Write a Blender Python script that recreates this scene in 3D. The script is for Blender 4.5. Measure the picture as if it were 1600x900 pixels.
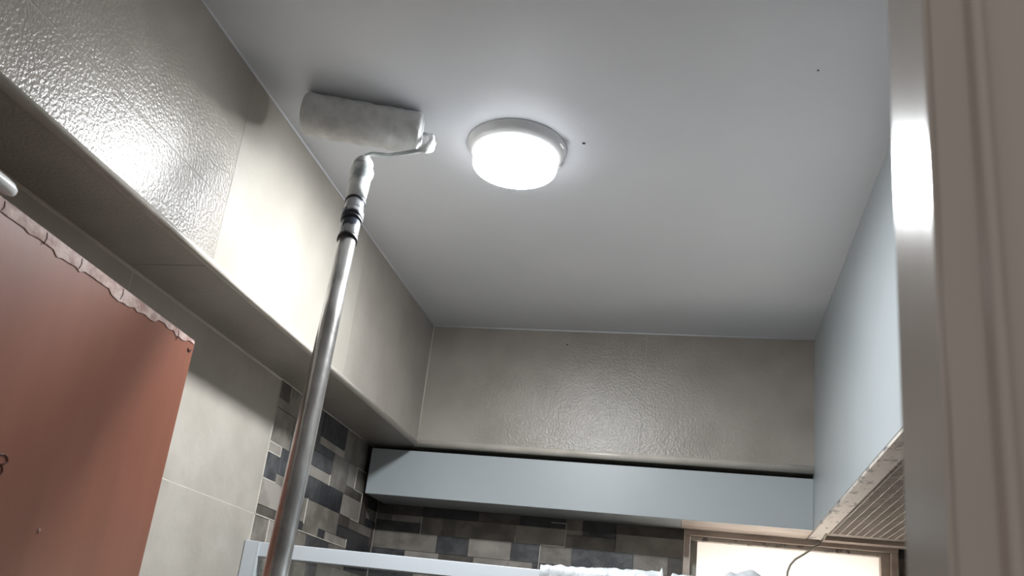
import bpy, math, random
from mathutils import Vector, Matrix, noise
random.seed(7)
for o in list(bpy.data.objects): bpy.data.objects.remove(o)
sc = bpy.context.scene
COL = sc.collection
Z0 = 1.6                                     # eye height above the floor; z below is measured from the eye

# ------------------------------------------------------------------ camera
RIGHT = Vector((0.9724147362, 0.2020541738, 0.1165490954))
UP = Vector((-0.0428626211, -0.3363651442, 0.9407556992))
FWD = Vector((-0.2292866688, 0.9198003048, 0.3184258514))
cam = bpy.data.cameras.new('camera')
cam.sensor_fit = 'HORIZONTAL'; cam.sensor_width = 36.0
cam.lens = 1366.94 / 1600 * 36.0
cam.shift_x = 30.731 / 1600; cam.shift_y = 109.232 / 1600
cam.clip_start = 0.02
cam.dof.use_dof = True; cam.dof.focus_distance = 2.2; cam.dof.aperture_fstop = 13.0
camo = bpy.data.objects.new('camera', cam); COL.objects.link(camo)
m = Matrix.Identity(4)
for i in range(3):
    m[i][0] = RIGHT[i]; m[i][1] = UP[i]; m[i][2] = -FWD[i]
m[2][3] = Z0
camo.matrix_world = m
sc.camera = camo

# ------------------------------------------------------------------ world, daylight, exposure
w = bpy.data.worlds.new('world'); sc.world = w; w.use_nodes = True
w.node_tree.nodes['Background'].inputs[0].default_value = (1.0, 0.93, 0.86, 1)
w.node_tree.nodes['Background'].inputs[1].default_value = 0.45
WINDOW_POWER = 13.0
LAMP_FACE = 235.0
LAMP_SIDE = 5.0
dl = bpy.data.lights.new('daylight_outside_window', 'AREA')
dl.shape = 'RECTANGLE'; dl.size = 0.56; dl.size_y = 0.5; dl.energy = WINDOW_POWER; dl.color = (1.0, 0.96, 0.92)
dlo = bpy.data.objects.new('daylight_outside_window', dl); COL.objects.link(dlo)
dlo.location = (0.29, 3.02, Z0 - 0.03); dlo.rotation_euler = (math.radians(-90), 0, 0)
vs = sc.view_settings
sc.display_settings.display_device = 'sRGB'
vs.view_transform = 'Standard'; vs.look = 'None'; vs.exposure = 0.32; vs.gamma = 1.0; vs.use_curve_mapping = False

# ------------------------------------------------------------------ materials
def srgb(r, g, b):
    f = lambda c: (c/255/12.92) if c/255 <= 0.04045 else ((c/255+0.055)/1.055)**2.4
    return (f(r), f(g), f(b), 1)
def mat(name, c1, c2=None, scale=8, rough=0.5, bump=0.0, bscale=60, metallic=0.0, detail=4, rvar=0.0, stretch=(1,1,1), bdist=0.002, spec=0.5, lo=0.35, hi=0.65):
    M = bpy.data.materials.new(name); M.use_nodes = True
    nt = M.node_tree; N = nt.nodes; L = nt.links
    b = N['Principled BSDF']
    b.inputs['Roughness'].default_value = rough; b.inputs['Metallic'].default_value = metallic
    b.inputs['Specular IOR Level'].default_value = spec
    b.inputs['Base Color'].default_value = c1
    geo = N.new('ShaderNodeNewGeometry')
    mp = N.new('ShaderNodeMapping'); mp.inputs['Scale'].default_value = stretch
    L.new(geo.outputs['Position'], mp.inputs['Vector'])
    if c2 is not None:
        n = N.new('ShaderNodeTexNoise'); n.inputs['Scale'].default_value = scale; n.inputs['Detail'].default_value = detail
        L.new(mp.outputs[0], n.inputs['Vector'])
        r = N.new('ShaderNodeValToRGB')
        r.color_ramp.elements[0].position = lo; r.color_ramp.elements[0].color = c1
        r.color_ramp.elements[1].position = hi; r.color_ramp.elements[1].color = c2
        L.new(n.outputs['Fac'], r.inputs['Fac']); L.new(r.outputs['Color'], b.inputs['Base Color'])
        if rvar:
            mr = N.new('ShaderNodeMapRange'); mr.inputs[3].default_value = rough - rvar; mr.inputs[4].default_value = rough + rvar
            L.new(n.outputs['Fac'], mr.inputs[0]); L.new(mr.outputs[0], b.inputs['Roughness'])
    if bump:
        n2 = N.new('ShaderNodeTexNoise'); n2.inputs['Scale'].default_value = bscale; n2.inputs['Detail'].default_value = 3
        L.new(mp.outputs[0], n2.inputs['Vector'])
        bp = N.new('ShaderNodeBump'); bp.inputs['Strength'].default_value = bump; bp.inputs['Distance'].default_value = bdist
        L.new(n2.outputs['Fac'], bp.inputs['Height']); L.new(bp.outputs[0], b.inputs['Normal'])
    return M
def emit(name, col, s):
    M = bpy.data.materials.new(name); M.use_nodes = True
    b = M.node_tree.nodes['Principled BSDF']
    b.inputs['Base Color'].default_value = (0.85, 0.85, 0.85, 1)
    b.inputs['Emission Color'].default_value = col; b.inputs['Emission Strength'].default_value = s
    b.inputs['Roughness'].default_value = 0.3
    return M
M_ceil = mat('ceiling_paint', (0.81, 0.835, 0.885, 1), (0.84, 0.862, 0.905, 1), scale=3, rough=0.55, bump=0.15, bscale=140, bdist=0.001)
M_tile_pale = mat('pale_matt_tile', (0.375, 0.348, 0.305, 1), (0.42, 0.392, 0.348, 1), scale=7, rough=0.42, bump=0.25, bscale=60, detail=8, bdist=0.002)
M_tile_low = mat('beige_relief_tile', (0.385, 0.355, 0.312, 1), (0.45, 0.42, 0.375, 1), scale=9, rough=0.36, bump=0.5, bscale=24, detail=8, bdist=0.004)
M_tile = mat('beige_tile', (0.335, 0.305, 0.268, 1), (0.40, 0.370, 0.330, 1), scale=7, rough=0.28, bump=0.6, bscale=175, detail=8, bdist=0.0022)
M_grout = mat('pale_grout', (0.62, 0.59, 0.52, 1), (0.70, 0.67, 0.60, 1), scale=30, rough=0.8)
M_backing = mat('tile_backing', (0.20, 0.185, 0.165, 1), (0.26, 0.24, 0.215, 1), scale=20, rough=0.8)
M_tgrout = mat('tile_joint', (0.44, 0.41, 0.37, 1), (0.48, 0.45, 0.41, 1), scale=30, rough=0.7)
M_trim = mat('cream_edge_trim', (0.56, 0.52, 0.46, 1), (0.64, 0.60, 0.54, 1), scale=14, rough=0.3)
MOS = {
    'd': mat('mosaic_slate', (0.050, 0.052, 0.057, 1), (0.095, 0.097, 0.10, 1), scale=22, rough=0.4, bump=0.6, bscale=45, detail=8, lo=0.42, hi=0.58),
    'n': mat('mosaic_charcoal', (0.030, 0.031, 0.036, 1), (0.052, 0.053, 0.060, 1), scale=16, rough=0.4, bump=0.6, bscale=45, detail=8, lo=0.42, hi=0.58),
    'b': mat('mosaic_dark_brown', (0.075, 0.066, 0.058, 1), (0.12, 0.106, 0.092, 1), scale=22, rough=0.42, bump=0.6, bscale=45, detail=8, lo=0.42, hi=0.58),
    't': mat('mosaic_taupe', (0.165, 0.150, 0.130, 1), (0.26, 0.238, 0.21, 1), scale=15, rough=0.42, bump=0.6, bscale=45, detail=8, lo=0.42, hi=0.58),
    'l': mat('mosaic_pale_taupe', (0.29, 0.265, 0.235, 1), (0.38, 0.35, 0.315, 1), scale=15, rough=0.42, bump=0.6, bscale=45, detail=8, lo=0.42, hi=0.58),
}
M_box = mat('pale_blue_grey_paint', (0.43, 0.475, 0.50, 1), (0.47, 0.51, 0.53, 1), scale=3, rough=0.38, bump=0.06, bscale=50)
M_wood = mat('bare_worn_wood', (0.42, 0.35, 0.29, 1), (0.62, 0.56, 0.49, 1), scale=38, rough=0.6, bump=0.5, bscale=60, stretch=(1, 0.35, 1))
M_peel = mat('flaking_paint_edge', (0.22, 0.20, 0.19, 1), (0.60, 0.56, 0.51, 1), scale=55, rough=0.6, bump=0.8, bscale=80, stretch=(1, 0.5, 1), lo=0.38, hi=0.46)
M_fibre = mat('ribbed_board', (0.30, 0.26, 0.23, 1), (0.37, 0.33, 0.29, 1), scale=20, rough=0.6, bump=0.3, bscale=200)
M_rib = mat('rib_pale', (0.60, 0.55, 0.50, 1), (0.66, 0.61, 0.56, 1), scale=20, rough=0.5)
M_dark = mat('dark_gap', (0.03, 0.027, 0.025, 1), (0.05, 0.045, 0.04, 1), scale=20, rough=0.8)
M_winwood = mat('painted_window_wood', (0.46, 0.385, 0.335, 1), (0.62, 0.55, 0.49, 1), scale=20, rough=0.5, bump=0.3, bscale=40, stretch=(0.4, 1, 1))
M_door = mat('red_brown_laminate', (0.225, 0.078, 0.045, 1), (0.255, 0.09, 0.053, 1), scale=5, rough=0.42, bump=0.05, bscale=80, stretch=(4, 4, 0.6), detail=4)
M_chip = mat('chipped_laminate_edge', (0.34, 0.20, 0.17, 1), (0.58, 0.44, 0.40, 1), scale=45, rough=0.7, bump=0.6, bscale=90)
M_ink = mat('dark_red_ink', (0.05, 0.012, 0.012, 1), (0.07, 0.016, 0.016, 1), rough=0.6)
M_white = mat('white_powder_coat', (0.52, 0.56, 0.60, 1), (0.55, 0.59, 0.63, 1), scale=5, rough=0.3)
M_plast = mat('white_plastic', (0.80, 0.80, 0.80, 1), (0.84, 0.84, 0.84, 1), scale=5, rough=0.25)
M_wrap = mat('plastic_film', (0.36, 0.385, 0.40, 1), (0.52, 0.545, 0.56, 1), scale=30, rough=0.25, bump=0.9, bscale=60)
M_jamb = mat('gloss_door_frame_paint', (0.345, 0.315, 0.288, 1), (0.37, 0.34, 0.312, 1), scale=6, rough=0.2, bump=0.3, bscale=26, stretch=(1, 1, 0.22), bdist=0.0012)
M_nap = mat('wet_roller_nap', (0.62, 0.62, 0.61, 1), (0.76, 0.76, 0.75, 1), scale=40, rough=0.7, bump=0.8, bscale=160, stretch=(1, 1, 1))
M_handle = mat('paint_smeared_handle', (0.36, 0.40, 0.40, 1), (0.80, 0.82, 0.82, 1), scale=26, rough=0.35, bump=0.4, bscale=60, lo=0.42, hi=0.55)
M_paint = mat('wet_white_paint', (0.82, 0.83, 0.83, 1), (0.86, 0.87, 0.87, 1), scale=20, rough=0.25)
M_wire = mat('paint_coated_wire', (0.42, 0.44, 0.44, 1), (0.62, 0.64, 0.64, 1), scale=40, rough=0.35)
M_collar = mat('dark_chrome_collar', (0.05, 0.055, 0.08, 1), (0.55, 0.56, 0.58, 1), scale=30, rough=0.25, metallic=0.6, lo=0.46, hi=0.56)
M_ring = mat('black_plastic', (0.02, 0.02, 0.025, 1), (0.035, 0.035, 0.04, 1), rough=0.4)
M_pole = mat('scuffed_aluminium_pole', (0.42, 0.41, 0.395, 1), (0.70, 0.69, 0.67, 1), scale=18, rough=0.24, metallic=0.8, bump=0.3, bscale=70, stretch=(1, 1, 0.5))
M_floor = mat('floor_tile', (0.05, 0.047, 0.043, 1), (0.065, 0.06, 0.055, 1), scale=4, rough=0.4)
M_wallp = mat('dark_slate_wall', (0.13, 0.12, 0.11, 1), (0.17, 0.16, 0.145, 1), scale=4, rough=0.6)
M_cable = mat('grey_cable', (0.30, 0.28, 0.23, 1), (0.34, 0.32, 0.27, 1), rough=0.5)
M_house = emit('lamp_housing', (0.93, 0.97, 1.0, 1), LAMP_SIDE)
M_face = emit('lamp_diffuser', (0.95, 0.98, 1.0, 1), LAMP_FACE)
# frosted film: daylight from outside passes through it
M_frost = bpy.data.materials.new('frosted_film'); M_frost.use_nodes = True
nt = M_frost.node_tree; nt.nodes.clear()
a_ = nt.nodes.new('ShaderNodeBsdfTranslucent'); a_.inputs[0].default_value = (0.93, 0.905, 0.875, 1)
b_ = nt.nodes.new('ShaderNodeBsdfDiffuse'); b_.inputs[0].default_value = (0.85, 0.82, 0.79, 1)
x_ = nt.nodes.new('ShaderNodeMixShader'); x_.inputs[0].default_value = 0.3
o_ = nt.nodes.new('ShaderNodeOutputMaterial')
nt.links.new(a_.outputs[0], x_.inputs[1]); nt.links.new(b_.outputs[0], x_.inputs[2]); nt.links.new(x_.outputs[0], o_.inputs[0])
def glass(name, tint, gl=0.06, rough=0.02):
    M = bpy.data.materials.new(name); M.use_nodes = True
    nt = M.node_tree; nt.nodes.clear()
    a = nt.nodes.new('ShaderNodeBsdfTransparent'); a.inputs[0].default_value = tint
    b = nt.nodes.new('ShaderNodeBsdfGlossy'); b.inputs['Roughness'].default_value = rough
    x = nt.nodes.new('ShaderNodeMixShader'); x.inputs[0].default_value = gl
    o = nt.nodes.new('ShaderNodeOutputMaterial')
    nt.links.new(a.outputs[0], x.inputs[1]); nt.links.new(b.outputs[0], x.inputs[2]); nt.links.new(x.outputs[0], o.inputs[0])
    return M
M_glass = glass('clear_glass', (0.90, 0.93, 0.92, 1))
M_pane = mat('grey_green_figured_glass', (0.33, 0.35, 0.31, 1), (0.42, 0.43, 0.39, 1), scale=16, rough=0.2)

# ------------------------------------------------------------------ helpers
def link(name, me, material, parent=None):
    o = bpy.data.objects.new(name, me); COL.objects.link(o)
    if material is not None and not me.materials: me.materials.append(material)
    if parent is not None: o.parent = parent
    return o
def tag(o, label, cat, group=None, kind=None):
    o['label'] = label; o['category'] = cat
    if group: o['group'] = group
    if kind: o['kind'] = kind
    return o
def empty(name, loc=(0, 0, 0)):
    o = bpy.data.objects.new(name, None); COL.objects.link(o); o.location = loc; o.empty_display_size = 0.05
    return o
def boxes_mesh(name, bl):
    """bl: (x0,x1,y0,y1,z0,z1) relative to the eye height in z"""
    vs, fs = [], []
    for (x0, x1, y0, y1, z0, z1) in bl:
        n = len(vs)
        for z in (z0, z1):
            for (x, y) in ((x0, y0), (x1, y0), (x1, y1), (x0, y1)): vs.append((x, y, z + Z0))
        fs += [tuple(n + i for i in f) for f in ((0, 3, 2, 1), (4, 5, 6, 7), (0, 1, 5, 4), (1, 2, 6, 5), (2, 3, 7, 6), (3, 0, 4, 7))]
    me = bpy.data.meshes.new(name); me.from_pydata(vs, [], fs); me.update()
    return me
def bx(name, dims, material, parent=None, bevel=0.0):
    dl_ = [dims] if not isinstance(dims, list) else dims
    o = link(name, boxes_mesh(name, dl_), material, parent)
    if bevel:
        md = o.modifiers.new('bevel', 'BEVEL'); md.width = bevel; md.segments = 2; md.limit_method = 'ANGLE'
    return o
def mesh(name, vs, fs, material, parent=None, smooth=True):
    me = bpy.data.meshes.new(name); me.from_pydata([(v[0], v[1], v[2]) for v in vs], [], fs); me.update()
    if smooth:
        for p in me.polygons: p.use_smooth = True
    return link(name, me, material, parent)
def tube(name, pts, radii, material, parent=None, seg=12, cap=True, jitter=0.0):
    pts = [Vector(p) for p in pts]
    if not isinstance(radii, (list, tuple)): radii = [radii] * len(pts)
    vs, fs = [], []
    prev = None
    for i, p in enumerate(pts):
        t = (pts[min(i+1, len(pts)-1)] - pts[max(i-1, 0)]).normalized()
        if prev is None:
            a = t.orthogonal().normalized()
        else:
            a = (prev - t * prev.dot(t)).normalized()
        prev = a; b = t.cross(a)
        for k in range(seg):
            th = 2*math.pi*k/seg
            r = radii[i] * (1 + (jitter*noise.noise(Vector((p.x*60+k, p.y*60, p.z*60))) if jitter else 0))
            vs.append(p + a*math.cos(th)*r + b*math.sin(th)*r)
    for i in range(len(pts)-1):
        for k in range(seg):
            k2 = (k+1) % seg
            fs.append((i*seg+k, i*seg+k2, (i+1)*seg+k2, (i+1)*seg+k))
    if cap:
        fs.append(tuple(range(seg-1, -1, -1))); n = (len(pts)-1)*seg; fs.append(tuple(range(n, n+seg)))
    return mesh(name, vs, fs, material, parent)
def prism(name, prof, z0, z1, material, parent=None):
    """prof: list of (x,y) extruded in z"""
    n = len(prof)
    vs = [(x, y, z0+Z0) for x, y in prof] + [(x, y, z1+Z0) for x, y in prof]
    fs = [(i, (i+1) % n, n+(i+1) % n, n+i) for i in range(n)] + [tuple(range(n-1, -1, -1)), tuple(range(n, 2*n))]
    return mesh(name, vs, fs, material, parent, smooth=False)
UNIT = {}
def piece(name, dims, material, parent):
    """one tile: a unit box shared by every tile of this material, placed and scaled"""
    if material.name not in UNIT:
        s = 0.5; vs, fs = [], []
        for z in (-s, s):
            for (x, y) in ((-s, -s), (s, -s), (s, s), (-s, s)): vs.append((x, y, z))
        fs = [(0, 3, 2, 1), (4, 5, 6, 7), (0, 1, 5, 4), (1, 2, 6, 5), (2, 3, 7, 6), (3, 0, 4, 7)]
        me = bpy.data.meshes.new('tile'); me.from_pydata(vs, [], fs); me.materials.append(material); UNIT[material.name] = me
    x0, x1, y0, y1, z0, z1 = dims
    o = bpy.data.objects.new(name, UNIT[material.name]); COL.objects.link(o)
    o.location = ((x0+x1)/2, (y0+y1)/2, (z0+z1)/2+Z0); o.scale = (x1-x0, y1-y0, z1-z0); o.parent = parent
    return o

# ------------------------------------------------------------------ shell
XL, YB, ZB, XR, XW, YW = -0.857, 2.591, 0.596, 0.336, -1.029, 2.80
XE, YD = 0.70, 0.345                         # right wall, room side of the doorway wall
G = 0.0012                                   # half a joint

ceil = tag(bx('ceiling', (-1.15, 0.80, 0.22, 2.95, 1.0, 1.10), M_ceil), 'smooth pale grey freshly painted bathroom ceiling', 'ceiling', kind='structure')
floor = tag(bx('floor', (-2.2, 1.8, -1.8, 2.95, -1.70, -1.60), M_floor), 'plain grey floor below the view', 'floor', kind='structure')

wl = tag(bx('wall_left', (-1.15, XW-0.006, 0.22, 2.95, -1.60, 1.0), M_backing), 'left wall with beige tiles and slate-look mosaic below the tiled bulkhead', 'wall', kind='structure')
bx('grout_bed', (XW-0.006, XW-0.0003, YD+0.001, 1.9575, -1.599, ZB-0.002), M_trim, wl)
ycols = [YD, 0.658, 1.308, 1.958]
zrows = [-1.597, -0.947, -0.347, 0.253, ZB-0.004]
for i in range(3):
    for j in range(4):
        piece('tile', (XW-0.006, XW, ycols[i]+G, ycols[i+1]-G, zrows[j]+G, zrows[j+1]-G), M_tile_low, wl)

# mosaic pieces of the left wall: (y0, y1, z0, z1, colour)
LM = [(1.955,2.02,.542,.587,'b'),(2.02,2.19,.517,.587,'t'),(1.955,2.02,.517,.542,'t'),(2.19,2.257,.471,.587,'d'),(2.257,2.447,.517,.587,'n'),
 (2.447,2.64,.494,.587,'t'),(2.64,2.82,.494,.587,'b'),(1.955,2.075,.427,.517,'t'),(2.075,2.19,.47,.517,'t'),(2.075,2.19,.427,.47,'d'),
 (2.257,2.447,.494,.517,'l'),(2.19,2.373,.427,.471,'d'),(2.257,2.373,.471,.494,'d'),(2.373,2.507,.397,.494,'t'),(2.507,2.577,.425,.494,'l'),
 (2.577,2.662,.425,.494,'t'),(2.662,2.82,.425,.494,'b'),(2.507,2.657,.397,.425,'b'),(2.19,2.373,.397,.427,'l'),(1.955,2.028,.402,.427,'l'),
 (1.955,2.03,.335,.402,'d'),(2.03,2.11,.36,.427,'d'),(2.03,2.11,.335,.36,'t'),(2.11,2.19,.335,.427,'t'),(2.19,2.323,.335,.397,'d'),
 (2.323,2.493,.335,.397,'n'),(2.493,2.657,.335,.397,'l'),(2.657,2.72,.335,.425,'b'),(2.72,2.82,.395,.425,'n'),(2.72,2.82,.36,.395,'t'),
 (2.72,2.82,.335,.36,'n'),(1.955,2.07,.27,.335,'l'),(2.07,2.19,.27,.335,'t'),(2.19,2.246,.27,.335,'t'),(2.246,2.356,.245,.335,'t'),
 (2.356,2.493,.27,.335,'t'),(2.493,2.583,.303,.335,'b'),(2.493,2.583,.27,.303,'n'),(2.583,2.79,.305,.335,'t'),(2.79,2.82,.245,.335,'b'),
 (2.583,2.79,.245,.305,'n'),(1.955,2.075,.245,.27,'b'),(2.075,2.19,.245,.27,'b'),(2.19,2.246,.245,.27,'n'),(2.356,2.408,.245,.27,'n'),
 (2.408,2.583,.245,.27,'l'),(1.955,2.04,.18,.245,'t'),(2.04,2.19,.18,.245,'l'),(2.19,2.283,.18,.245,'t'),(2.283,2.45,.18,.245,'d'),
 (2.45,2.6,.18,.245,'t'),(2.6,2.82,.18,.245,'n')]
def random_rows(a, b, ztop, zbot):
    out, z = [], ztop
    while z > zbot:
        h = random.choice((0.045, 0.06, 0.06)); x = a
        while x < b - 1e-6:
            wd = random.choice((0.08, 0.12, 0.16, 0.2)); x2 = x + wd
            if b - x2 < 0.05: x2 = b
            out.append((x, x2, z-h, z, random.choice('tdltnbtl'))); x = x2
        z -= h
    return out
LM += random_rows(1.955, 2.82, 0.18, -0.16)
ly = lambda y: 1.958 + (y-1.955)*0.9734
lz = lambda z: z + 0.008
P = 0.0006
for (a, b, c, d, k) in LM:
    piece('mosaic_piece', (XW-0.006, XW + random.choice((0, 0, 0.0006, 0.0012)), ly(a)+P, ly(b)-P, lz(c)+P, lz(d)-P), MOS[k], wl)
piece('tile', (XW-0.006, XW, 1.958+G, 2.38-G, -1.597, -0.17), MOS['t'], wl)
piece('tile', (XW-0.006, XW, 2.38+G, 2.80-G, -1.597, -0.17), MOS['t'], wl)
# pale grout lines that edge the interlocking mosaic sheets
def zig(pts, fy, fz, out, plane):
    g = 0.0011
    for (p, q) in zip(pts, pts[1:]):
        a0, a1 = sorted((fy(p[0]), fy(q[0]))); c0, c1 = sorted((fz(p[1]), fz(q[1])))
        if plane == 'x': out.append((XW-0.004, XW+0.0018, a0-g, a1+g, c0-g, c1+g))
        else: out.append((a0-g, a1+g, YW-0.0018, YW+0.004, c0-g, c1+g))
gl = []
for pts in ([(1.955,.587),(1.955,-.15)], [(1.955,.427),(2.028,.427),(2.028,.402),(1.955,.402)], [(1.955,.335),(2.03,.335)], [(1.955,.245),(2.356,.245),(2.583,.245),(2.583,.27)],
            [(2.246,.335),(2.246,.268)], [(2.373,.427),(2.373,.397)], [(2.04,.245),(2.04,.18)], [(2.662,.494),(2.577,.494),(2.577,.425),(2.657,.425),(2.657,.335),(2.583,.335)], [(2.02,.587),(2.02,.56)],
            [(2.818,.44),(2.818,-.15)], [(2.447,.494),(2.447,.517)]):
    zig(pts, ly, lz, gl, 'x')
bx('grout_line', gl, M_grout, wl)['label'] = 'pale grout lines between mosaic sheets'

# back wall with the window opening
WX0, WX1, WZ0, WZ1 = -0.020, 0.595, -0.45, 0.446
wb = tag(bx('wall_back', [(-1.15, WX0, YW+0.004, 2.95, -1.6, 1.0), (WX1, 0.80, YW+0.004, 2.95, -1.6, 1.0), (WX0, WX1, YW+0.004, 2.95, -1.6, WZ0), (WX0, WX1, YW+0.004, 2.95, WZ1, 1.0)], M_backing),
         'back wall clad in slate-look mosaic around the window', 'wall', kind='structure')
BM = [(-1.05,-.935,.425,.45,'n'),(-.935,-.886,.425,.45,'b'),(-1.05,-.993,.394,.425,'b'),(-.993,-.886,.394,.425,'b'),(-.886,-.689,.394,.45,'n'),(-.689,-.547,.394,.45,'b'),(-.547,-.392,.394,.432,'n'),(-.547,-.392,.432,.45,'b'),
 (-.392,-.337,.394,.45,'t'),(-.337,-.228,.394,.45,'n'),(-.228,-.012,.394,.45,'b'),(-1.05,-.993,.372,.394,'t'),(-.993,-.885,.372,.394,'l'),(-1.05,-.885,.338,.372,'d'),
 (-.885,-.806,.338,.394,'t'),(-.806,-.557,.338,.394,'t'),(-.557,-.39,.338,.394,'l'),(-.39,-.335,.378,.394,'l'),(-.335,-.227,.378,.394,'d'),(-.39,-.227,.338,.378,'t'),
 (-.227,-.012,.338,.394,'l'),(-1.05,-.822,.28,.338,'t'),(-.822,-.712,.28,.338,'d'),(-.712,-.567,.28,.338,'l'),(-.567,-.47,.28,.338,'d'),(-.47,-.365,.28,.338,'t'),
 (-.365,-.167,.28,.338,'d'),(-.167,-.058,.28,.338,'t'),(-.058,-.012,.28,.338,'b')]
BM += random_rows(-1.05, -.012, 0.28, -0.16)
bxm = lambda x: -1.029 + (x+1.05)*0.972
bzm = lambda z: z + 0.0075
for (a, b, c, d, k) in BM:
    piece('mosaic_piece', (bxm(a)+P, bxm(b)-P, YW - random.choice((0, 0, 0.0006, 0.0012)), YW+0.004, bzm(c)+P, bzm(d)-P), MOS[k], wb)
for (a, b, c, d, k) in [(0.596, XE, .40, .446, 'n'), (0.596, XE, .34, .40, 'b'), (0.596, 0.65, .28, .34, 'd'), (0.65, XE, .28, .34, 't')] + random_rows(0.596, XE, 0.28, -0.16):
    piece('mosaic_piece', (a+P, b-P, YW, YW+0.004, c+P, d-P), MOS[k], wb)
gl = []
for pts in ([(-.44,.412),(-.39,.412),(-.39,.338),(-.47,.338),(-.47,-.15)], [(-.885,.394),(-.885,.338)], [(-.557,.36),(-.557,.338)]):
    zig(pts, bxm, bzm, gl, 'y')
bx('grout_line', gl, M_grout, wb)['label'] = 'pale grout line stepping between mosaic sheets'

# left bulkhead
lb = tag(bx('wall_left_bulkhead', (XW, XL-0.0005, YD, YW, ZB+0.008, 1.0), M_tgrout), 'beige tiled bulkhead running along the top of the left wall', 'wall', kind='structure')
yc = [YD, 0.635, 1.285, 1.936, YB]
for i in range(4):
    a, b = yc[i]+G, yc[i+1]-G
    if i < 2:
        piece('tile', (XL-0.0025, XL, a, b, ZB+0.004, 0.722-G), M_tile, lb)
        piece('tile', (XL-0.0025, XL, a, b, 0.722+G, 1.0), M_tile, lb)
    else:
        piece('tile', (XL-0.0025, XL, a, b, ZB+0.004, 1.0), M_tile_pale if i == 2 else M_tile, lb)
ysof = yc[:4] + [YW]
for i in range(4):
    piece('tile', (XW+0.001, XL-0.006, ysof[i]+G, ysof[i+1]-G, ZB, ZB+0.008), M_tile, lb)
# back bulkhead
bb = tag(bx('wall_back_bulkhead', (XL-0.008, XR+0.01, YB+0.0005, YW, ZB+0.004, 1.0), M_tgrout), 'beige tiled bulkhead across the back above the blue-grey boxed beam', 'wall', kind='structure')
for (a, b) in ((XL, -0.16), (-0.16, XR)):
    piece('tile', (a+G, b-G, YB, YB+0.0025, ZB+0.004, 1.0), M_tile, bb)
hole = tube('nail_hole', [(-0.408, YB-0.0004, 0.9515+Z0), (-0.408, YB+0.002, 0.9515+Z0)], 0.0025, M_dark, bb, seg=10)

def bead(name, p, q, r, label, material):
    o = tube(name, [p, q], r, material, None, seg=14)
    return tag(o, label, 'trim', kind='structure')
bead('trim_1', (XL-0.0055, YD, ZB+0.0065+Z0), (XL-0.0055, YB+0.004, ZB+0.0065+Z0), 0.0085, 'rounded cream edging along the bottom of the left bulkhead', M_trim)
bead('trim_2', (XL-0.008, YB+0.0095, ZB+0.0085+Z0), (XR, YB+0.0095, ZB+0.0085+Z0), 0.0130, 'rounded cream edging along the bottom of the back bulkhead', M_trim)
bead('trim_3', (XL, YD, 1.0+Z0), (XL, YB, 1.0+Z0), 0.0026, 'thin pale caulk line where ceiling meets left bulkhead', M_ceil)
bead('trim_4', (XL, YB, 1.0+Z0), (XR, YB, 1.0+Z0), 0.0030, 'thin pale caulk line where ceiling meets back bulkhead', M_ceil)
bead('trim_5', (XL, YB, ZB+Z0+0.012), (XL, YB, 1.0+Z0), 0.0022, 'thin pale caulk line in the corner of the two bulkheads', M_grout)
bead('trim_6', (XW, YD, ZB+Z0), (XW, YW, ZB+Z0), 0.0022, 'thin pale grout line under the left bulkhead', M_grout)

# right wall and doorway wall
tag(bx('wall_right', (XE, 0.80, 0.22, 2.95, -1.6, 1.0), M_wallp), 'dark right wall behind the door frame', 'wall', kind='structure')
tag(bx('wall_front', [(-1.15, -0.80, 0.23, YD, -1.6, 1.0), (0.125, 0.80, 0.285, YD, -1.6, 1.0), (-0.80, 0.125, 0.285, YD, 0.47, 1.0)], M_wallp), 'wall around the doorway the photo is taken from', 'wall', kind='structure')

# ------------------------------------------------------------------ door frame (right foreground) and door
df = empty('door_2', (0.10, 0.31, 0)); tag(df, 'glossy beige door frame post in the blurred right foreground', 'door frame', kind='structure')
def part_prism(name, prof, z0, z1, material):
    o = prism(name, prof, z0, z1, material); o.parent = df; o.matrix_parent_inverse = Matrix.Translation((-0.10, -0.31, 0)); return o
o = part_prism('jamb_post', [(0.0765, 0.345), (0.0758, 0.3445), (0.0783, 0.2995), (0.0795, 0.2985), (0.125, 0.2985), (0.125, 0.345)], -1.6, 0.46, M_jamb)
md = o.modifiers.new('bevel', 'BEVEL'); md.width = 0.0012; md.segments = 2
o = part_prism('architrave', [(0.0800, 0.2985), (0.0800, 0.2965), (0.0895, 0.2895), (0.0910, 0.2850), (0.0930, 0.2835), (0.0950, 0.2850), (0.0965, 0.2870), (0.1080, 0.2840), (0.1140, 0.2780), (0.1200, 0.2760), (0.160, 0.2760), (0.160, 0.2985)], -1.6, 0.53, M_jamb)
md = o.modifiers.new('bevel', 'BEVEL'); md.width = 0.0008; md.segments = 2
part_prism('jamb_head', [(-0.80, 0.285), (0.0795, 0.285), (0.0795, 0.345), (-0.80, 0.345)], 0.425, 0.47, M_jamb)
part_prism('jamb_post', [(-0.80, 0.23), (-0.752, 0.23), (-0.752, 0.345), (-0.80, 0.345)], -1.6, 0.425, M_jamb)

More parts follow.
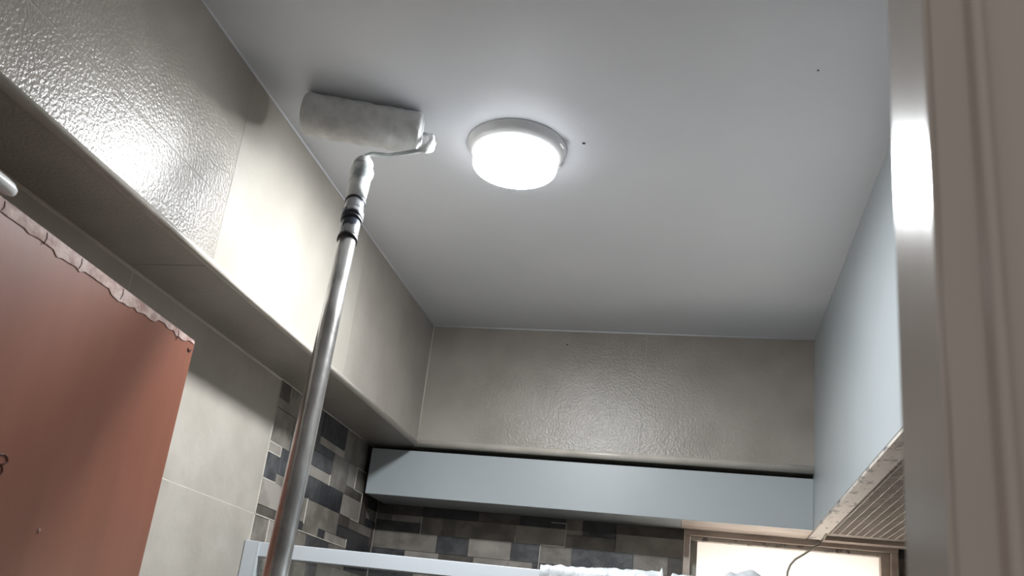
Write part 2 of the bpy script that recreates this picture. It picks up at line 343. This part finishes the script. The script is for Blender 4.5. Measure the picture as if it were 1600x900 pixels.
dd = Vector((-0.022, 0.457, 0)).normalized()               # direction of the open leaf, hinge to free edge
dn = Vector((dd.y, -dd.x, 0))                               # its face towards the room
D0 = Vector((-0.739, 0.352, 0)); DL = 0.8235; DT = 0.411; TH = 0.038
def dpt(s, out, z): return D0 + dd*s + dn*out + Vector((0, 0, z + Z0))
door = empty('door_1', (D0.x, D0.y, 0)); tag(door, 'red-brown laminate door standing open, its top edge chipped', 'door', kind='structure')
DI = Matrix.Translation((-D0.x, -D0.y, 0))
def dbox(name, s0, s1, o0, o1, z0, z1, material, bevel=0.0):
    vs = [dpt(s, o, z) for z in (z0, z1) for (s, o) in ((s0, o0), (s1, o0), (s1, o1), (s0, o1))]
    fs = [(0, 3, 2, 1), (4, 5, 6, 7), (0, 1, 5, 4), (1, 2, 6, 5), (2, 3, 7, 6), (3, 0, 4, 7)]
    o = mesh(name, vs, fs, material, door, smooth=False); o.matrix_parent_inverse = DI
    if bevel:
        md = o.modifiers.new('bevel', 'BEVEL'); md.width = bevel; md.segments = 2
    return o
dbox('leaf', 0, DL, -TH, 0, -1.592, DT, M_door, 0.0015)
# chipped strip along the top of the face: ragged lower edge, a little proud
n = 90; vs, fs = [], []
for i in range(n+1):
    s = DL - 0.004 - (DL-0.01)*i/n
    step = noise.noise(Vector((math.floor(s*17)*3.7, 1.3, 0)))*0.010 + noise.noise(Vector((s*60, 0, 5)))*0.005
    dpth = (0.006 if i < 3 else 0.0125) + step + 0.006*min(1, i/n*1.4)
    for (out, z) in ((0.0, DT - dpth), (0.0011, DT - dpth + 0.0006), (0.0011, DT+0.0007), (-0.004, DT+0.0007)):
        vs.append(dpt(s, out, z))
for i in range(n):
    for k in range(3): fs.append((i*4+k, i*4+k+1, (i+1)*4+k+1, (i+1)*4+k))
o = mesh('chipped_edge', vs, fs, M_chip, door, smooth=False); o.matrix_parent_inverse = DI; o['label'] = 'pinkish chipped strip where the laminate has flaked'
for s in (DL-0.055, DL-0.21, DL-0.305, DL-0.375, DL-0.45):
    o = tube('crack', [dpt(s, 0.0012, DT-0.001), dpt(s+0.002, 0.0014, DT-0.008), dpt(s-0.001, 0.0012, DT-0.013-0.005*random.random())], 0.0005, M_ink, door, seg=6); o.matrix_parent_inverse = DI
o = tube('chip_mark', [dpt(DL-0.012+0.004*math.cos(t), 0.0008, DT-0.016+0.004*math.sin(t)) for t in [math.pi+math.pi*k/8 for k in range(9)]], 0.0009, M_ink, door, seg=6); o.matrix_parent_inverse = DI

def door_ray(px, py, out=0.0):
    d = FWD + RIGHT*((px-769.27)/1366.94) - UP*((py-559.23)/1366.94)
    p0 = D0 + dn*out
    t = (p0.x*dn.x + p0.y*dn.y) / (d.x*dn.x + d.y*dn.y)
    return Vector((d.x*t, d.y*t, d.z*t + Z0))
curl = [(-8, 712), (0, 710), (7, 710), (12, 715), (12, 722), (7, 725), (1, 726), (4, 730), (4, 737), (0, 742), (-6, 741)]
o = tube('ink_mark', [door_ray(*p, out=0.0006) for p in curl], 0.0009, M_ink, door, seg=6); o.matrix_parent_inverse = DI; o['label'] = 'dark curled pen mark on the door face'
o = tube('scratch', [door_ray(59, 833, 0.0004), door_ray(61, 829, 0.0006), door_ray(62, 825, 0.0004)], [0.0006, 0.0016, 0.0004], M_chip, door, seg=6); o.matrix_parent_inverse = DI

# white cap hooked over the door top
hk = empty('door_hook', tuple(dpt(0.31, 0, DT))); tag(hk, 'white rounded plastic hook over the top edge of the brown door', 'hook')
HI = Matrix.Translation(-dpt(0.31, 0, DT))
c = dpt(0.360, 0.002, DT+0.0135)
pts = [c + dd*k for k in (-0.07, -0.05, -0.02, 0.0, 0.012, 0.019, 0.0225)]
o = tube('hook_body', pts, [0.009, 0.0095, 0.0095, 0.0095, 0.0085, 0.006, 0.002], M_plast, hk, seg=16); o.matrix_parent_inverse = HI
o = mesh('hook_back', [dpt(0.31+a, b, DT+zz) for zz in (-0.05, 0.0008) for (a, b) in ((0, -TH-0.003), (0.04, -TH-0.003), (0.04, -TH-0.0005), (0, -TH-0.0005))],
         [(0, 3, 2, 1), (4, 5, 6, 7), (0, 1, 5, 4), (1, 2, 6, 5), (2, 3, 7, 6), (3, 0, 4, 7)], M_plast, hk, smooth=False); o.matrix_parent_inverse = HI
o = mesh('hook_bridge', [dpt(0.31+a, b, DT+zz) for zz in (0.0008, 0.0045) for (a, b) in ((0, -TH-0.003), (0.04, -TH-0.003), (0.04, 0.004), (0, 0.004))],
         [(0, 3, 2, 1), (4, 5, 6, 7), (0, 1, 5, 4), (1, 2, 6, 5), (2, 3, 7, 6), (3, 0, 4, 7)], M_plast, hk, smooth=False); o.matrix_parent_inverse = HI

# ------------------------------------------------------------------ boxed beam at the back, boxed duct on the right
BY, BZ0, BZ1 = 2.613, 0.433, 0.580
beam = empty('boxed_beam', (-0.3, BY, BZ0+Z0)); tag(beam, 'long pale blue-grey boxed beam below the back bulkhead', 'beam')
def sub(root, o):
    o.parent = root; o.matrix_parent_inverse = Matrix.Translation(-root.location); return o
sub(beam, bx('front_panel', (-1.010, XR-0.0002, BY, BY+0.012, BZ0, BZ1), M_box, bevel=0.001))
sub(beam, bx('bottom_panel', (-1.010, -0.03, BY+0.0125, YW-0.002, BZ0+0.001, BZ0+0.012), M_box))
sub(beam, bx('bottom_board', (-0.029, XR-0.0002, BY+0.0125, YW-0.002, BZ0+0.001, BZ0+0.012), M_winwood))['label'] = 'bare wooden underside above the window'
sub(beam, bx('end_panel', (-1.010, -1.000, BY+0.0125, YW-0.002, BZ0+0.0125, BZ1), M_box))

RZ = 0.437
duct = empty('boxed_duct', (0.5, 1.5, RZ+Z0)); tag(duct, 'tall white boxed duct along the right wall with ribbed underside', 'boxing')
sub(duct, bx('side_panel', (XR, XR+0.014, YD+0.002, YW-0.004, RZ, 1.0), M_box))
rim = sub(duct, bx('bottom_rim', (XR+0.001, XR+0.040, YD+0.002, 2.745, RZ-0.008, RZ-0.0002), M_peel)); rim['label'] = 'worn flaking wooden rim under the duct'
sub(duct, bx('end_rail', (XR+0.041, XE-0.002, 2.742, YW-0.004, RZ-0.008, RZ+0.004), M_winwood))
panel = sub(duct, bx('underside_board', (XR+0.046, XE-0.002, YD+0.002, 2.734, RZ+0.004, RZ+0.012), M_fibre)); panel['label'] = 'ribbed beige underside board'
for k in range(14):
    x = XR + 0.056 + k*0.0215
    sub(duct, bx('rib', (x, x+0.0016, YD+0.01, 2.70, RZ+0.0018, RZ+0.004), M_rib))
g = sub(duct, bx('fine_grid', [(XR+0.048, XE-0.004, y, y+0.0020, RZ+0.0022, RZ+0.004) for y in [0.40+0.0135*i for i in range(170)]], M_rib)); g['kind'] = 'stuff'
sub(duct, bx('gap_shade_strip', (XR+0.0405, XR+0.0455, YD+0.002, 2.734, RZ+0.004, RZ+0.012), M_dark))  # dark strip in the gap beside the rim; the gap's shade is its colour

# ------------------------------------------------------------------ window
win = empty('window_1', (0.29, YW, WZ0+Z0)); tag(win, 'small frosted window glowing white below the boxed beam', 'window', kind='structure')
sub(win, bx('head', (WX0+0.001, WX1-0.001, YW-0.012, YW+0.06, 0.416, 0.4455), M_winwood, bevel=0.002))
sub(win, bx('jamb', (WX0+0.001, -0.001, YW-0.010, YW+0.06, WZ0+0.03, 0.4155), M_winwood, bevel=0.002))
sub(win, bx('jamb', (0.573, WX1-0.001, YW-0.010, YW+0.06, WZ0+0.03, 0.4155), M_winwood, bevel=0.002))
sub(win, bx('sill', (WX0+0.001, WX1-0.001, YW-0.03, YW+0.06, WZ0+0.001, WZ0+0.0295), M_winwood, bevel=0.002))
sub(win, bx('sash_stile', (0.548, 0.5725, YW+0.004, YW+0.03, WZ0+0.03, 0.4155), M_winwood, bevel=0.002))
sub(win, bx('sash_rail', (0.0, 0.5475, YW+0.006, YW+0.03, 0.404, 0.4155), M_peel, bevel=0.001))
pn = sub(win, bx('pane', (0.0, 0.5475, YW+0.030, YW+0.034, WZ0+0.03, 0.404), M_frost)); pn['label'] = 'bright frosted pane'
sub(win, bx('glass_strip', (0.0, 0.021, YW+0.022, YW+0.0295, WZ0+0.03, 0.4035), M_pane))['label'] = 'grey-green strip at the pane edge'

# hanging cable
pts = [(0.372, 2.62, 0.431), (0.373, 2.66, 0.428), (0.373, 2.69, 0.424), (0.360, 2.70, 0.408), (0.345, 2.70, 0.396), (0.320, 2.70, 0.376), (0.297, 2.70, 0.360), (0.283, 2.70, 0.342), (0.276, 2.70, 0.322), (0.273, 2.70, 0.29), (0.271, 2.70, 0.20), (0.27, 2.72, 0.05), (0.27, 2.76, -0.3), (0.27, 2.765, -0.412)]
cb = tube('cable', [(x, y, z+Z0) for x, y, z in pts], 0.0032, M_cable, None, seg=10)
tag(cb, 'thin grey cable hanging from the duct corner in front of the window', 'cable')

# ------------------------------------------------------------------ shower screen and its plastic wrap
FY0, FY1 = 1.94, 1.978
sh = empty('shower_screen', (-0.3, FY0, 0)); tag(sh, 'white aluminium shower screen frame in front of the mosaic corner', 'shower screen')
RT = 0.190
sub(sh, bx('wall_post', (XW+0.0015, -0.9935, FY0-0.004, FY1, -1.6, RT-0.003), M_white, bevel=0.0015))
rail = sub(sh, bx('top_rail', (-0.993, XE-0.001, FY0, FY1, 0.152, RT-0.004), M_white, bevel=0.0015))
def subsub(root, o, top):
    o.parent = root; o.matrix_parent_inverse = (Matrix.Translation(top.location)).inverted(); return o
subsub(rail, bx('rail_lip', (-0.993, XE-0.001, FY0-0.003, FY0+0.006, RT-0.0038, RT), M_white, bevel=0.001), sh)
subsub(rail, bx('rail_bead', (-0.993, XE-0.001, FY0-0.0015, FY0+0.0085, 0.144, 0.1505), M_white, bevel=0.001), sh)
subsub(rail, bx('rail_groove', (-0.993, XE-0.001, FY0-0.0004, FY0-0.00001, 0.1785, 0.1795), M_ring, bevel=0), sh)
sub(sh, bx('post_bead', (-0.9933, -0.9895, FY0-0.0045, FY0+0.006, -1.6, RT-0.004), M_white))
sub(sh, bx('bottom_rail', (-0.9885, XE-0.001, FY0, FY1, -1.6, -1.56), M_white, bevel=0.0015))
sub(sh, bx('glass_panel', (-0.9885, XE-0.001, FY0+0.012, FY0+0.018, -1.5595, 0.1435), M_glass))

nx, nt_ = 190, 26
vs, fs = [], []
X0p, X1p = -0.317, 0.30
for i in range(nx+1):
    x = X0p + (X1p-X0p)*i/nx
    lift = 0.003 + max(0, (x+0.317))*0.045
    if x > -0.06: lift = 0.012 + 0.012*math.exp(-((x+0.056)/0.006)**2)
    if -0.054 < x < -0.036: lift = 0.004
    lift += 0.024*math.exp(-((x-0.125)/0.028)**2) + 0.016*math.exp(-((x-0.178)/0.016)**2) + 0.013*math.exp(-((x-0.085)/0.012)**2) + 0.012*math.exp(-((x-0.26)/0.03)**2)
    for j in range(nt_+1):
        t = j/nt_
        if t < 0.4:                      # front flap
            q = t/0.4; y = FY0-0.006; z = 0.08 + (RT-0.08)*q; k = 0.7
            nrm = Vector((0, -1, 0)); ll = lift*q*0.5
        elif t < 0.6:
            q = (t-0.4)/0.2; a = math.pi*q; y = (FY0+FY1)/2 - (0.025)*math.cos(a); z = RT + 0.002 + lift*math.sin(a)**0.6 if 0 < q < 1 else RT; k = 0.5
            nrm = Vector((0, 0, 1)); ll = 0
        else:
            q = (t-0.6)/0.4; y = FY1+0.006; z = RT - (RT-0.10)*q; k = 0.7
            nrm = Vector((0, 1, 0)); ll = 0
        d = 0.011*abs(noise.noise(Vector((x*42, t*9, 1.7)))) + 0.006*abs(noise.noise(Vector((x*110, t*22, 7.1))))
        v = Vector((x, y, z+Z0)) + nrm*(d*k + ll)
        vs.append(v)
for i in range(nx):
    for j in range(nt_):
        a = i*(nt_+1)+j; fs.append((a, a+1, a+nt_+2, a+nt_+1))
wr = mesh('plastic_wrap', vs, fs, M_wrap)
md = wr.modifiers.new('solid', 'SOLIDIFY'); md.thickness = 0.0008
tag(wr, 'crumpled white plastic film draped over the shower screen top rail', 'plastic film')

# ------------------------------------------------------------------ ceiling light
LC = Vector((-0.387, 1.541, 0)); SEG = 64
cl = empty('ceiling_light', (LC.x, LC.y, 1.0+Z0)); tag(cl, 'round surface-mounted ceiling light, switched on and glaring white', 'ceiling light')
def lathe(name, prof, material, parent, cap=False):
    vs, fs = [], []
    for (r, z) in prof:
        for k in range(SEG):
            t = 2*math.pi*k/SEG; vs.append((LC.x + r*math.cos(t), LC.y + r*math.sin(t), z+Z0))
    for i in range(len(prof)-1):
        for k in range(SEG):
            k2 = (k+1) % SEG; fs.append((i*SEG+k, i*SEG+k2, (i+1)*SEG+k2, (i+1)*SEG+k))
    if cap: fs.append(tuple(range((len(prof)-1)*SEG, len(prof)*SEG)))
    return sub(parent, mesh(name, vs, fs, material))
lathe('mounting_ring', [(0.086, 0.9996), (0.1040, 0.9996), (0.1035, 0.9965), (0.0985, 0.9860), (0.0930, 0.9775), (0.0880, 0.9760)], M_plast, cl)
lathe('housing', [(0.0876, 0.9758), (0.0876, 0.9540), (0.0870, 0.9520), (0.0860, 0.9512)], M_house, cl)
lathe('diffuser', [(0.0858, 0.9510), (0.0780, 0.9480), (0.0600, 0.9450), (0.0380, 0.9435), (0.0150, 0.9430)], M_face, cl, cap=True)
for ang in (-12, 40):
    a = math.radians(ang); p = LC + Vector((math.cos(a), math.sin(a), 0))*0.1015
    t = Vector((-math.sin(a), math.cos(a), 0))
    sub(cl, tube('clip', [p + t*k + Vector((0, 0, 0.989+Z0)) for k in (-0.012, -0.008, 0.008, 0.012)], [0.001, 0.003, 0.003, 0.001], M_plast, None, seg=8))
o = tube('screw_hole', [(-0.246, 1.529, 0.9996+Z0), (-0.246, 1.529, 1.003+Z0)], 0.0035, M_dark, ceil, seg=10)
o = tube('screw_hole', [(0.177, 1.318, 0.9997+Z0), (0.177, 1.318, 1.003+Z0)], 0.002, M_dark, ceil, seg=8)
o = tube('old_fitting_outline', [(LC.x + 0.155*math.cos(math.radians(a)), LC.y + 0.155*math.sin(math.radians(a)), 1.0002+Z0) for a in range(-30, 60, 3)], 0.0005, M_ceil, ceil, seg=6)
o['label'] = 'faint curved line in the paint beside the light'

# ------------------------------------------------------------------ paint roller on its extension pole
RA = Vector((-0.777, 1.346, 0.9580+Z0)); RB = Vector((-0.556, 1.424, 0.9580+Z0))
T = Vector((-0.640, 1.367, 0.863+Z0)); B = Vector((-0.483, 1.001, 0.058+Z0))
pd = (B-T).normalized()
kf = (0.001 - T.z) / pd.z
foot = T + pd*kf
pr = empty('paint_roller', tuple(foot)); tag(pr, 'paint roller loaded with white paint on a long extension pole, pressed to the ceiling', 'paint roller')
ax = (RB-RA).normalized(); e1 = ax.orthogonal().normalized(); e2 = ax.cross(e1)
vs, fs = [], []; nl, ns = 70, 56; LEN = (RB-RA).length
for i in range(nl+1):
    q = i/nl; endf = min(1.0, min(q, 1-q)/0.03)
    for k in range(ns):
        th = 2*math.pi*k/ns
        p = RA + ax*(LEN*q)
        dirv = e1*math.cos(th) + e2*math.sin(th)
        nn = noise.noise(Vector((q*16, math.cos(th)*1.2, math.sin(th)*1.2)))*0.0024 + noise.noise(Vector((q*55, math.cos(th)*6, math.sin(th)*6)))*0.0016
        r = 0.0415*(0.82 + 0.18*math.sqrt(endf)) + nn
        if p.z + dirv.z*r > 0.9996+Z0: r = (0.9996+Z0 - p.z)/dirv.z
        vs.append(p + dirv*r)
for i in range(nl):
    for k in range(ns):
        k2 = (k+1) % ns; fs.append((i*ns+k, i*ns+k2, (i+1)*ns+k2, (i+1)*ns+k))
cover = sub(pr, mesh('roller_cover', vs, fs, M_nap)); cover['label'] = 'fluffy paint-soaked roller sleeve'
for s, c0 in ((-1, RA), (1, RB)):
    sub(pr, tube('end_cap', [c0 - ax*s*0.004, c0 + ax*s*0.001, c0 + ax*s*0.003], [0.032, 0.032, 0.024], M_wire, None, seg=24))
# wire: out of the right end, down, then back to the handle
dn_ = pd
E1 = RB + ax*0.020
E2 = RB + ax*0.016 + dn_*0.045
E3 = RB + ax*0.004 + dn_*0.058
E4 = T - dn_*0.030 + ax*0.045
E5 = T - dn_*0.026 + ax*0.012
E6 = T + dn_*0.004
wire = [RB - ax*0.01, RB + ax*0.012, E1 + dn_*0.006, E1.lerp(E2, 0.5) + ax*0.003, E2, E3, E3.lerp(E4, 0.5), E4, E5, T - dn_*0.016 + ax*0.002, E6]
sub(pr, tube('wire_frame', wire, 0.0042, M_wire, None, seg=10))
blob = [E1 - dn_*0.006, E1 + dn_*0.008, E1.lerp(E2, 0.55) + ax*0.004, E2 + ax*0.002, E2.lerp(E3, 0.7), E3 - ax*0.006]
sub(pr, tube('paint_blob', blob, [0.002, 0.0065, 0.008, 0.010, 0.008, 0.003], M_paint, None, seg=12, jitter=0.5))['label'] = 'thick white paint on the wire bend'
def along(k): return T + pd*k
hs = [0.0, 0.006, 0.014, 0.030, 0.044, 0.058, 0.080, 0.110, 0.135]
sub(pr, tube('handle', [along(k) for k in hs], [0.009, 0.0155, 0.0185, 0.020, 0.0225, 0.020, 0.019, 0.0185, 0.0170], M_handle, None, seg=20, jitter=0.06))
sub(pr, tube('paint_blob', [along(-0.006)+ax*0.004, along(0.0)+ax*0.004, along(0.008)+ax*0.005], [0.003, 0.0065, 0.004], M_paint, None, seg=12))
c1 = sub(pr, tube('collar', [along(k) for k in (0.135, 0.138, 0.175, 0.178)], [0.0165, 0.0175, 0.0175, 0.0165], M_collar, None, seg=20))
sub(pr, tube('collar_ring', [along(k) for k in (0.136, 0.138, 0.142, 0.144)], [0.0176, 0.019, 0.019, 0.0176], M_ring, None, seg=20))
sub(pr, tube('collar_ring', [along(k) for k in (0.170, 0.173, 0.188, 0.191)], [0.0176, 0.0198, 0.0198, 0.0176], M_collar, None, seg=20))
sub(pr, tube('collar_ring', [along(k) for k in (0.191, 0.1925, 0.1965, 0.198)], [0.0178, 0.0188, 0.0188, 0.0165], M_ring, None, seg=20))
sub(pr, tube('collar', [along(k) for k in (0.198, 0.200, 0.240, 0.242)], [0.0158, 0.0168, 0.0165, 0.0155], M_collar, None, seg=20))
sub(pr, tube('collar_ring', [along(k) for k in (0.242, 0.244, 0.251, 0.253)], [0.0155, 0.0178, 0.0178, 0.0148], M_ring, None, seg=20))
sub(pr, tube('pole', [along(0.253 + (kf-0.253)*i/12) for i in range(13)], 0.0152, M_pole, None, seg=20))
